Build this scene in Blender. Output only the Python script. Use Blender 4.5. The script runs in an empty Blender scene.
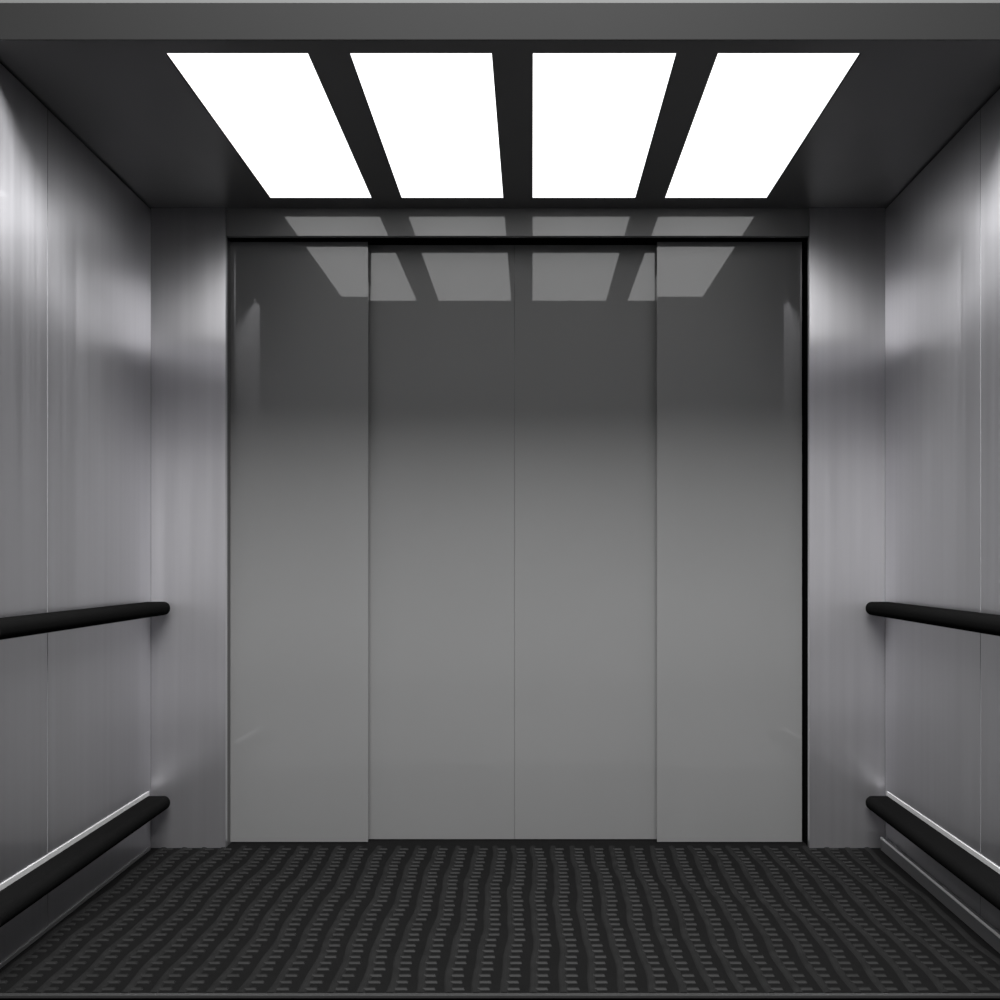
import bpy, bmesh, math
from mathutils import Vector

C = bpy.context.scene.collection
S = 2.1 / 602.0            # metres per photo pixel on the return-wall plane
D = 1400 * S               # camera to return-wall plane
VX, VY = 532.0, 562.0      # vanishing point in the photo
CAMZ = (848 - VY) * S
CEIL = (848 - 208) * S
XL, XR = (151 - VX) * S, (885 - VX) * S      # side walls at the back
YF = -1.665                                   # front end of the car
YH = -1.57                                    # header face
TAPER = 0.0136                                # the walls close in a little to the front

# ------------------------------------------------------------------ helpers
def bx(bm, x0, x1, y0, y1, z0, z1):
    vs = [bm.verts.new(p) for p in ((x0,y0,z0),(x1,y0,z0),(x1,y1,z0),(x0,y1,z0),
                                     (x0,y0,z1),(x1,y0,z1),(x1,y1,z1),(x0,y1,z1))]
    for f in ((3,2,1,0),(4,5,6,7),(0,1,5,4),(1,2,6,5),(2,3,7,6),(3,0,4,7)):
        bm.faces.new([vs[i] for i in f])
    return vs

def prism(bm, poly, z0, z1):
    """vertical prism over a counter-clockwise plan polygon"""
    a = [bm.verts.new((x, y, z0)) for x, y in poly]
    b = [bm.verts.new((x, y, z1)) for x, y in poly]
    n = len(poly)
    bm.faces.new(a[::-1]); bm.faces.new(b)
    for i in range(n):
        j = (i + 1) % n
        bm.faces.new((a[i], a[j], b[j], b[i]))

def obj(name, bm, m, parent=None, bevel=0.0, seg=2, smooth=False):
    bmesh.ops.recalc_face_normals(bm, faces=bm.faces[:])
    me = bpy.data.meshes.new(name)
    bm.to_mesh(me); bm.free()
    if m: me.materials.append(m)
    o = bpy.data.objects.new(name, me); C.objects.link(o)
    if parent: o.parent = parent
    if bevel:
        b = o.modifiers.new('bevel', 'BEVEL'); b.width = bevel; b.segments = seg
        b.limit_method = 'ANGLE'; b.angle_limit = math.radians(40)
    if smooth:
        for p in me.polygons: p.use_smooth = True
    return o

def tag(o, label, cat, group=None):
    o['label'] = label; o['category'] = cat
    if group: o['group'] = group
    return o

def empty(name, loc=(0, 0, 0)):
    o = bpy.data.objects.new(name, None); C.objects.link(o)
    o.location = loc; o.empty_display_size = 0.1
    return o

def struct(o, label, cat):
    o['kind'] = 'structure'
    return tag(o, label, cat)

# ---------------------------------------------------------------- materials
def mat(name, col, rough=0.5, metal=0.0, coat=0.0, coat_rough=0.02, spec=0.5, aniso=0.0,
        grain=None, bump=None):
    m = bpy.data.materials.new(name); m.use_nodes = True
    nt = m.node_tree; N = nt.nodes; L = nt.links
    b = N['Principled BSDF']
    b.inputs['Base Color'].default_value = (*col, 1)
    b.inputs['Roughness'].default_value = rough
    b.inputs['Metallic'].default_value = metal
    b.inputs['Coat Weight'].default_value = coat
    b.inputs['Coat Roughness'].default_value = coat_rough
    b.inputs['Specular IOR Level'].default_value = spec
    if aniso:
        b.inputs['Anisotropic'].default_value = aniso
        t = N.new('ShaderNodeTangent'); t.direction_type = 'RADIAL'; t.axis = 'Z'
        L.new(t.outputs[0], b.inputs['Tangent'])
    if grain:
        scale, amt, ramt = grain        # scale per axis, colour amount, roughness amount
        tc = N.new('ShaderNodeTexCoord'); mp = N.new('ShaderNodeMapping')
        mp.inputs['Scale'].default_value = scale
        nz = N.new('ShaderNodeTexNoise'); nz.inputs['Scale'].default_value = 1.0
        nz.inputs['Detail'].default_value = 5
        L.new(tc.outputs['Object'], mp.inputs[0]); L.new(mp.outputs[0], nz.inputs['Vector'])
        mr = N.new('ShaderNodeMapRange')
        mr.inputs['To Min'].default_value = 1 - amt; mr.inputs['To Max'].default_value = 1 + amt
        L.new(nz.outputs['Fac'], mr.inputs['Value'])
        mx = N.new('ShaderNodeVectorMath'); mx.operation = 'SCALE'
        mx.inputs[0].default_value = col
        L.new(mr.outputs[0], mx.inputs['Scale']); L.new(mx.outputs[0], b.inputs['Base Color'])
        if ramt:
            mr2 = N.new('ShaderNodeMapRange')
            mr2.inputs['To Min'].default_value = rough - ramt; mr2.inputs['To Max'].default_value = rough + ramt
            L.new(nz.outputs['Fac'], mr2.inputs['Value']); L.new(mr2.outputs[0], b.inputs['Roughness'])
    if bump:
        scale, strength = bump
        tc2 = N.new('ShaderNodeTexCoord')
        n2 = N.new('ShaderNodeTexNoise'); n2.inputs['Scale'].default_value = scale
        n2.inputs['Detail'].default_value = 4
        bp = N.new('ShaderNodeBump'); bp.inputs['Strength'].default_value = strength
        bp.inputs['Distance'].default_value = 0.002
        L.new(tc2.outputs['Object'], n2.inputs['Vector']); L.new(n2.outputs['Fac'], bp.inputs['Height'])
        L.new(bp.outputs[0], b.inputs['Normal'])
    return m

def oil_canning(m, heights, crown=0.0):
    """slow waviness of thin sheet metal: the face leans a little up or down with height"""
    nt = m.node_tree; N = nt.nodes; L = nt.links
    g = N.new('ShaderNodeNewGeometry'); sp = N.new('ShaderNodeSeparateXYZ')
    L.new(g.outputs['Position'], sp.inputs[0])
    mr = N.new('ShaderNodeMapRange'); mr.inputs['From Max'].default_value = 2.4
    L.new(sp.outputs['Z'], mr.inputs['Value'])
    fc = N.new('ShaderNodeFloatCurve'); c = fc.mapping.curves[0]
    while len(c.points) < len(heights): c.points.new(0.5, 0.5)
    for p, (z, v) in zip(c.points, heights): p.location = (z / 2.4, 0.5 + v)
    fc.mapping.update()
    L.new(mr.outputs[0], fc.inputs['Value'])
    sb = N.new('ShaderNodeMath'); sb.operation = 'SUBTRACT'; sb.inputs[1].default_value = 0.5
    L.new(fc.outputs[0], sb.inputs[0])
    cb = N.new('ShaderNodeCombineXYZ'); L.new(sb.outputs[0], cb.inputs['Z'])
    if crown:                                   # dished sheet: its upper part also turns to the middle of the car
        sg = N.new('ShaderNodeMath'); sg.operation = 'SIGN'; L.new(sp.outputs['X'], sg.inputs[0])
        pm = N.new('ShaderNodeMath'); pm.operation = 'MAXIMUM'; pm.inputs[1].default_value = 0.0
        L.new(sb.outputs[0], pm.inputs[0])
        k1 = N.new('ShaderNodeMath'); k1.operation = 'MULTIPLY'; L.new(sg.outputs[0], k1.inputs[0]); L.new(pm.outputs[0], k1.inputs[1])
        k2 = N.new('ShaderNodeMath'); k2.operation = 'MULTIPLY'; k2.inputs[1].default_value = -crown
        L.new(k1.outputs[0], k2.inputs[0]); L.new(k2.outputs[0], cb.inputs['X'])
    ad = N.new('ShaderNodeVectorMath'); L.new(g.outputs['Normal'], ad.inputs[0]); L.new(cb.outputs[0], ad.inputs[1])
    no = N.new('ShaderNodeVectorMath'); no.operation = 'NORMALIZE'; L.new(ad.outputs[0], no.inputs[0])
    L.new(no.outputs[0], N['Principled BSDF'].inputs['Normal'])

def emit(name, col, s):
    m = bpy.data.materials.new(name); m.use_nodes = True
    b = m.node_tree.nodes['Principled BSDF']
    b.inputs['Base Color'].default_value = (0.8, 0.8, 0.8, 1)
    b.inputs['Emission Color'].default_value = (*col, 1)
    b.inputs['Emission Strength'].default_value = s
    return m

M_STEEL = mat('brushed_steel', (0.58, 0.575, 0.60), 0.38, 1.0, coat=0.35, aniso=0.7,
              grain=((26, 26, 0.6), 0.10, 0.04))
oil_canning(M_STEEL, [(0, 0.0), (0.4, 0.01), (0.8, -0.03), (1.30, -0.06), (1.56, -0.10), (1.80, 0.08), (2.08, 0.10), (2.4, 0.0)])
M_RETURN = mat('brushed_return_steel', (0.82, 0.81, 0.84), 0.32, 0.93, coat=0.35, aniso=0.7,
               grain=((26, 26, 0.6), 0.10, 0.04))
oil_canning(M_RETURN, [(0, -0.10), (0.3, -0.12), (0.6, -0.03), (0.85, 0.03), (1.30, 0.01), (1.56, -0.04), (1.84, 0.14), (2.05, 0.20), (2.4, 0.10)], crown=1.4)
M_DOOR = mat('satin_door_enamel', (0.10, 0.10, 0.10), 0.45, 0.0, coat=1.0, coat_rough=0.015,
             grain=((3, 3, 3), 0.03, 0.02))
M_DOOR.node_tree.nodes['Principled BSDF'].inputs['Coat IOR'].default_value = 1.7
M_CEIL = mat('dark_ceiling_metal', (0.06, 0.06, 0.06), 0.4, 0.0, spec=0.4, grain=((4, 4, 4), 0.08, 0.03))
M_BLACK = mat('black_shadow_gap', (0.003, 0.003, 0.003), 0.8, spec=0.0, grain=((20, 20, 20), 0.1, 0.0))
M_RAIL = mat('black_rail_rubber', (0.0045, 0.0045, 0.0045), 0.7, spec=0.0, bump=(220, 0.25),
             grain=((30, 30, 30), 0.15, 0.0))
M_ALU = mat('bright_aluminium', (0.42, 0.42, 0.42), 0.5, 0.25, grain=((60, 2, 60), 0.05, 0.02))
M_JOINT = mat('pale_joint_steel', (0.19, 0.19, 0.20), 0.5, 0.3, grain=((4, 4, 3), 0.15, 0.0))
M_SKIRT = mat('dark_skirting_steel', (0.05, 0.05, 0.052), 0.5, 0.2, grain=((20, 3, 20), 0.06, 0.03))
M_FLOOR = mat('black_studded_rubber', (0.0055, 0.0055, 0.0055), 0.6, spec=0.0, bump=(140, 0.3),
              grain=((9, 9, 9), 0.12, 0.03))
M_RIB = mat('lit_rubber_ribs', (0.0100, 0.0100, 0.0100), 0.6, spec=0.0, bump=(140, 0.3), grain=((14, 14, 14), 0.4, 0.0))  # paler than the sheet: light on the raised ribs put into the colour
M_BAR = mat('lit_rubber_bars', (0.0085, 0.0085, 0.0085), 0.5, spec=0.06, grain=((11, 11, 11), 0.8, 0.03))  # glints on the cross bars painted in as a paler base colour
M_HEAD = mat('grey_header_paint', (0.009, 0.009, 0.009), 0.6, spec=0.05, grain=((6, 6, 6), 0.03, 0.02))
M_LAND = mat('light_landing_plaster', (0.06, 0.06, 0.06), 0.7, spec=0.1, bump=(90, 0.1), grain=((5, 5, 5), 0.04, 0.0))
M_LFLOOR = mat('grey_landing_stone', (0.04, 0.04, 0.04), 0.7, spec=0.05, grain=((8, 8, 8), 0.2, 0.03))
M_LIGHT = emit('white_light_diffuser', (1, 1, 1), 1.75)

# -------------------------------------------------------------------- floor
def wavy(y, i):
    return 0.0045 * math.sin(y * 7.5 + 0.55 * i) + 0.002 * math.sin(y * 19 + 1.3 * i)
def floor_mesh():
    """rubber sheet with slightly wavy ribs running to the doors and short cross bars between them"""
    bm = bmesh.new()
    x0, x1 = XL - 0.05, XR + 0.05
    ya, yb = YF + 0.02, 0.20
    bx(bm, x0, x1, ya, yb, -0.03, 0.0)
    pitch, row = 0.068, 0.053
    i = 0; x = XL + 0.045
    while x < XR - 0.05:
        prev = None
        k = 0; y = ya
        while y < 0.03:
            xc = x + wavy(y, i)
            sec = [bm.verts.new((xc + dx, y, z)) for dx, z in ((-0.011, -0.0005), (-0.007, 0.0026), (0.0, 0.0036), (0.007, 0.0026), (0.011, -0.0005))]
            if prev:
                for q in range(4):
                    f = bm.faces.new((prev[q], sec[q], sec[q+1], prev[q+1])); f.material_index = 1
            else:
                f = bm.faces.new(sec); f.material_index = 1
            prev = sec; y += row / 2; k += 1
        # cross bars
        y = ya + 0.030; k = 0
        while y < 0.02 and x + pitch < XR - 0.03:
            xc = x + wavy(y, i) + (0.018 if (i + k) % 2 else 0.022)
            w, d, h = 0.016, 0.0075, 0.0042
            lo = [bm.verts.new((xc + sx*w, y + sy*d, -0.0005)) for sx, sy in ((-1,-1),(1,-1),(1,1),(-1,1))]
            hi = [bm.verts.new((xc + sx*w*0.8, y + sy*d*0.5, h)) for sx, sy in ((-1,-1),(1,-1),(1,1),(-1,1))]
            for q in range(4):
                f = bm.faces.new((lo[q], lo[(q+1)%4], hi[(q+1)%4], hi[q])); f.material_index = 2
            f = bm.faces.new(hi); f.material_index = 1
            y += row; k += 1
        x += pitch; i += 1
    return bm
fl = obj('floor', floor_mesh(), M_FLOOR, smooth=False)
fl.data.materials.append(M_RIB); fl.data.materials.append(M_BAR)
struct(fl, 'black ribbed rubber floor of the lift car', 'floor')

bm = bmesh.new(); bx(bm, XL - 0.05, XR + 0.05, YF, YF + 0.019, -0.006, 0.001)
sill = obj('trim_1', bm, mat('dull_sill_metal', (0.02, 0.02, 0.02), 0.6, 0.0, spec=0.1, grain=((40, 4, 4), 0.1, 0.03)), bevel=0.001)
struct(sill, 'thin grey metal sill along the front edge of the black floor', 'sill')

bm = bmesh.new(); bx(bm, -4.0, 4.0, YF - 0.13, YF + 0.02, -0.07, -0.031)
struct(obj('trim_3', bm, M_BLACK), 'black gap strip between the lift sill and the landing floor', 'trim')
bm = bmesh.new(); bx(bm, -4.0, 4.0, -6.5, YF - 0.131, -0.07, -0.006)
struct(obj('floor_landing', bm, M_LFLOOR), 'grey stone landing floor in front of the lift sill', 'floor')

# --------------------------------------------------------------- side walls
YS = -1.085                                    # vertical panel seam
def side_wall(sgn, xb, name, side):
    """sgn -1 left, +1 right; xb: inner face at the back"""
    def xi(y): return xb - sgn * TAPER * (-y)   # inner face at depth y
    w = empty(name, (xb, 0, 0))
    struct(w, 'brushed steel %s wall of the lift car with two black rails' % side, 'wall')
    def panel(ya, yb, off, th):
        pts = [(xi(ya) + sgn * off - xb, ya), (xi(yb) + sgn * off - xb, yb),
               (xi(yb) + sgn * (off + th) - xb, yb), (xi(ya) + sgn * (off + th) - xb, ya)]
        if sgn < 0: pts = pts[::-1]
        b = bmesh.new(); prism(b, pts, 0.0 if off else 0.0, CEIL - (0.006 if off < 0.01 else -0.05))
        return b
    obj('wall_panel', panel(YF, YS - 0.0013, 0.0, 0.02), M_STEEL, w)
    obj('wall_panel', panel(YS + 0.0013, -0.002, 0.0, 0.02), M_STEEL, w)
    obj('joint_strip', panel(YS - 0.0012, YS + 0.0012, -0.0006, 0.015), M_JOINT, w)
    obj('wall_backing', panel(YF, 0.2, 0.021, 0.06), M_BLACK, w)
    return xi
xiL = side_wall(-1, XL, 'wall_left', 'left')
xiR = side_wall(+1, XR, 'wall_right', 'right')

# --------------------------------------------- return walls, transom, jambs
OL, OR = (225.5 - VX) * S, (809.5 - VX) * S        # door opening
OT = CAMZ + (VY - 236) * S                     # its top
wb = empty('wall_back', (0, 0, 0))
struct(wb, 'back wall of steel return panels and glossy transom framing the lift doors', 'wall')
bm = bmesh.new(); bx(bm, XL, OL, 0, 0.03, 0, CEIL)
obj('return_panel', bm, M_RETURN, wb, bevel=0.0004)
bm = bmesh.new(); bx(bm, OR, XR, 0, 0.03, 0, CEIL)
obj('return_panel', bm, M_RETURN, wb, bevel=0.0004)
bm = bmesh.new(); bx(bm, OL + 0.0015, OR - 0.0015, 0.001, 0.03, OT, CEIL)
obj('transom_panel', bm, M_DOOR, wb, bevel=0.001)
bm = bmesh.new(); bx(bm, OL - 0.02, OR + 0.02, 0.031, 0.20, OT - 0.001, CEIL)
obj('door_track', bm, M_BLACK, wb)
bm = bmesh.new(); bx(bm, OL - 0.03, OL - 0.001, 0.031, 0.20, 0, OT)
obj('door_jamb', bm, mat('dark_jamb_steel', (0.06, 0.06, 0.06), 0.5, 0.3, grain=((9, 9, 2), 0.05, 0.0)), wb)
bm = bmesh.new(); bx(bm, OR + 0.001, OR + 0.03, 0.031, 0.20, 0, OT)
obj('door_jamb', bm, M_BLACK, wb)
bm = bmesh.new(); bx(bm, XL - 0.1, XR + 0.1, 0.20, 0.24, -0.03, CEIL)
obj('wall_backing', bm, M_BLACK, wb)

# -------------------------------------------------------------------- doors
def px2x(px, y): return (px - VX) * S * (D + y) / D
YO, YI = 0.085, 0.135
XA = px2x(226, YO); XB = px2x(368, YO); XM = px2x(514.5, YI); XC = px2x(657, YO); XD = px2x(802, YO)
def leaf(n, x0, x1, y, label):
    b = bmesh.new(); bx(b, x0, x1, y, y + 0.035, 0.004, OT + 0.02 if y > 0.05 else OT)
    o = obj('door_%d' % n, b, M_DOOR, bevel=0.0006)
    struct(o, label, 'door'); return o
def trimz(o): return o
leaf(1, XA - 0.02, XB, YO, 'narrow outer grey lift door leaf at the left, beside the left steel return panel')
leaf(2, XB - 0.06, XM - 0.0003, YI, 'wide inner grey lift door leaf left of the centre meeting line')
leaf(3, XM + 0.0003, XC + 0.06, YI, 'wide inner grey lift door leaf right of the centre meeting line')
leaf(4, XC, XD, YO, 'narrow outer grey lift door leaf beside the wide black gap at the right')

# ------------------------------------------------------------------ ceiling
PX = [(-255.3, -155.6), (-127.4, -27.6), (0.2, 101.0), (129.0, 229.0)]
PX = [(a * S, b * S) for a, b in PX]
PY0, PY1 = -1.486, -0.121
def ceiling_mesh():
    bm = bmesh.new()
    xl, xr = XL - 0.06, XR + 0.06
    bx(bm, xl, xr, YH, PY0, CEIL, CEIL + 0.04)
    bx(bm, xl, xr, PY1, 0.20, CEIL, CEIL + 0.04)
    xs = [xl] + [v for p in PX for v in p] + [xr]
    for i in range(0, len(xs), 2):
        bx(bm, xs[i], xs[i+1], PY0, PY1, CEIL, CEIL + 0.04)
    bmesh.ops.remove_doubles(bm, verts=bm.verts[:], dist=1e-5)
    return bm
struct(obj('ceiling', ceiling_mesh(), M_CEIL), 'dark metal ceiling of the lift car around four light panels', 'ceiling')

LAB = ['white glowing ceiling panel nearest the left wall, outermost on the left',
       'white glowing ceiling panel just left of the middle ceiling bar',
       'white glowing ceiling panel just right of the middle ceiling bar',
       'white glowing ceiling panel nearest the right wall, outermost on the right']
for i, (a, b) in enumerate(PX):
    cx, cy = (a + b) / 2, (PY0 + PY1) / 2
    w, d = b - a, PY1 - PY0
    r = empty('ceiling_light', (cx, cy, CEIL))
    tag(r, LAB[i], 'light', 'light panels in the ceiling')
    m = bmesh.new(); bx(m, -w/2 + 0.0015, w/2 - 0.0015, -d/2 + 0.0015, d/2 - 0.0015, 0.004, 0.010)
    obj('diffuser', m, M_LIGHT, r)
    m = bmesh.new()
    t = 0.0015
    bx(m, -w/2, w/2, -d/2, -d/2 + t, 0.0002, 0.02); bx(m, -w/2, w/2, d/2 - t, d/2, 0.0002, 0.02)
    bx(m, -w/2, -w/2 + t, -d/2 + t, d/2 - t, 0.0002, 0.02); bx(m, w/2 - t, w/2, -d/2 + t, d/2 - t, 0.0002, 0.02)
    obj('frame', m, M_BLACK, r)
    l = bpy.data.lights.new('lamp', 'AREA'); l.shape = 'RECTANGLE'
    l.size = w - 0.02; l.size_y = d - 0.02; l.energy = 3.0; l.spread = math.radians(95)
    lo = bpy.data.objects.new('lamp', l); C.objects.link(lo); lo.parent = r; lo.location = (0, 0, 0.002)

# --------------------------------------------------- front header, landing
bm = bmesh.new(); bx(bm, XL - 0.1, XR + 0.1, YH - 0.003, YH - 0.0002, CEIL, CEIL + (37 / 1.4746) * S)
o = obj('trim_2', bm, M_HEAD, bevel=0.002)
struct(o, 'plain grey header beam across the top of the lift entrance', 'trim')
wf = empty('wall_front', (0, YH, 0))
struct(wf, 'pale landing wall around the lift entrance', 'wall')
HT = CEIL + (37.4 / 1.4746) * S
bm = bmesh.new(); bx(bm, -4, 4, 0, 0.05, HT, 3.2); obj('wall_section', bm, M_LAND, wf)
bm = bmesh.new(); bx(bm, -4, XL - 0.07, -0.09, 0.0, 0, HT); obj('wall_section', bm, M_LAND, wf)
bm = bmesh.new(); bx(bm, XR + 0.07, 4, -0.09, 0.0, 0, HT); obj('wall_section', bm, M_LAND, wf)

# -------------------------------------------------------------- handrails
def stadium(w, h, n=8):
    """cross-section: flat at the wall (x=0), rounded outer edge at x=w"""
    r = h * 0.46
    pts = [(0, -h/2), (0, h/2)]
    cy = h/2 - r
    for k in range(n + 1):
        a = math.pi/2 * (1 - k / n); pts.append((w - r + r*math.cos(a), cy + r*math.sin(a)))
    for k in range(n + 1):
        a = -math.pi/2 * k / n; pts.append((w - r + r*math.cos(a), -cy + r*math.sin(a)))
    return pts
def rail(sgn, xi, z, y_end, w, h, label, lower):
    r = empty('handrail', (xi(y_end), y_end, z))
    tag(r, label, 'handrail', 'black rails along the side walls')
    bm = bmesh.new()
    prof = stadium(w, h)
    def X(y): return xi(y) - xi(y_end)
    gap = 0.004 if lower else 0.004
    rings = []
    stations = [(YF + 0.015, 1.0), (y_end - 0.04, 1.0)]
    for k in range(1, 7):                       # rounded end
        a = math.pi/2 * k / 6
        stations.append((y_end - 0.04 + 0.04 * math.sin(a), max(0.12, math.cos(a)) if k < 6 else 0.12))
    for y, sc in stations:
        ws = 0.55 + 0.45 * sc
        hs = 0.45 + 0.55 * sc
        rings.append([bm.verts.new((X(y) - sgn * (gap + px * ws), y - y_end, pz * hs)) for px, pz in prof])
    n = len(prof)
    for a, b in zip(rings, rings[1:]):
        for k in range(n):
            j = (k + 1) % n; bm.faces.new((a[k], a[j], b[j], b[k]))
    bm.faces.new(rings[0]); bm.faces.new(rings[-1])
    obj('rail_bar', bm, M_RAIL, r, smooth=False)
    # backing strip fixed to the wall
    bm = bmesh.new()
    hh = h/2 + (0.014 if lower else -0.004)
    y0, y1 = YF + 0.015, y_end - 0.02
    th = 0.004
    pts = [(X(y0), y0 - y_end), (X(y1), y1 - y_end), (X(y1) - sgn*th, y1 - y_end), (X(y0) - sgn*th, y0 - y_end)]
    if sgn > 0: pts = pts[::-1]
    prism(bm, pts, -h/2 + 0.004, hh)
    obj('backing_strip', bm, M_ALU, r)
    return r
ZU = CAMZ - (608.3 - VY) * S * 0.99
ZB = CAMZ - (802.5 - VY) * S * 0.99
YE = -0.02
rail(-1, xiL, ZU, YE, 0.076, 0.046, 'black rubber handrail at hip height on the left steel wall', False)
rail(+1, xiR, ZU, YE, 0.076, 0.046, 'black rubber handrail at hip height on the right steel wall', False)
rail(-1, xiL, ZB, YE, 0.076, 0.046, 'black bumper rail near the floor on the left steel wall', True)
rail(+1, xiR, ZB, YE, 0.076, 0.046, 'black bumper rail near the floor on the right steel wall', True)

# -------------------------------------------------------------- baseboards
def skirting(sgn, xi, name, out, h, label, cap):
    b = empty(name, (xi(0), 0, 0)); struct(b, label, 'baseboard')
    y0, y1 = YF + 0.02, -0.03
    def poly(a, c):
        pts = [(xi(y0) - sgn*a - xi(0), y0), (xi(y1) - sgn*a - xi(0), y1), (xi(y1) - sgn*c - xi(0), y1), (xi(y0) - sgn*c - xi(0), y0)]
        return pts[::-1] if sgn > 0 else pts
    m = bmesh.new(); prism(m, poly(0.0005, out), 0.0005, h); obj('skirting_board', m, M_SKIRT, b)
    if cap:
        m = bmesh.new(); prism(m, poly(out - 0.003, out + 0.001), h - 0.001, h + cap); obj('top_strip', m, M_ALU, b)
skirting(+1, xiR, 'baseboard_right', 0.022, 0.040, 'grey steel skirting with a bright top edge along the right wall', 0.005)
skirting(-1, xiL, 'baseboard_left', 0.006, 0.010, 'low dark floor edge strip along the left wall', 0.0)

# --------------------------------------------------------- world (lobby light)
wd = bpy.data.worlds.new('lobby'); bpy.context.scene.world = wd; wd.use_nodes = True
nt = wd.node_tree; N = nt.nodes; L = nt.links
bg = N['Background']
tc = N.new('ShaderNodeTexCoord'); sp = N.new('ShaderNodeSeparateXYZ')
L.new(tc.outputs['Generated'], sp.inputs[0])
mr = N.new('ShaderNodeMapRange')
mr.inputs['From Min'].default_value = -0.5; mr.inputs['From Max'].default_value = 0.5
L.new(sp.outputs['Z'], mr.inputs['Value'])
cr = N.new('ShaderNodeValToRGB'); L.new(mr.outputs[0], cr.inputs[0]); L.new(cr.outputs[0], bg.inputs[0])
def stop(px, v, first=[True]):
    """brightness at the elevation mirrored towards photo row px"""
    s = (VY - px) / 1400.0
    z = s / math.sqrt(1 + s*s) + 0.5
    return (z, v)
stops = [(0.0, 0.02), stop(760, 0.10), stop(700, 0.30), stop(600, 0.62), stop(480, 0.50), stop(400, 0.22), stop(330, 0.16), (0.75, 0.25), (1.0, 0.3)]
while len(cr.color_ramp.elements) < len(stops): cr.color_ramp.elements.new(0.5)
for e, (p, v) in zip(cr.color_ramp.elements, stops):
    e.position = p; e.color = (v * 0.98, v * 0.98, v, 1)
bg.inputs['Strength'].default_value = 0.12

# --------------------------------------------------- added lamp for the doors
l = bpy.data.lights.new('added_door_lamp', 'AREA'); l.shape = 'ELLIPSE'  # unseen lamp, added so the doors brighten below the header's shadow
l.size = 2.6; l.size_y = 1.0; l.energy = 480.0
lo = bpy.data.objects.new('added_door_lamp', l); C.objects.link(lo)
lo.location = (0, -3.6, 3.5)
lo.rotation_euler = (math.radians(35), 0, 0)
tag(lo, 'added soft lamp out of view, brightening the lower part of the lift doors', 'lamp')

# ------------------------------------------------------------------- camera
cam = bpy.data.cameras.new('camera'); co = bpy.data.objects.new('camera', cam); C.objects.link(co)
co.location = (0, -D, CAMZ); co.rotation_euler = (math.pi/2, 0, 0)
cam.sensor_width = 36; cam.lens = 36 * 1.4
cam.shift_x = (500 - VX) / 1000; cam.shift_y = (VY - 500) / 1000
cam.clip_start = 0.05
bpy.context.scene.camera = co
vs = bpy.context.scene.view_settings
vs.view_transform = 'Standard'; vs.look = 'None'; vs.exposure = 0; vs.gamma = 1
bpy.context.scene.cycles.max_bounces = 12
bpy.context.scene.cycles.glossy_bounces = 8
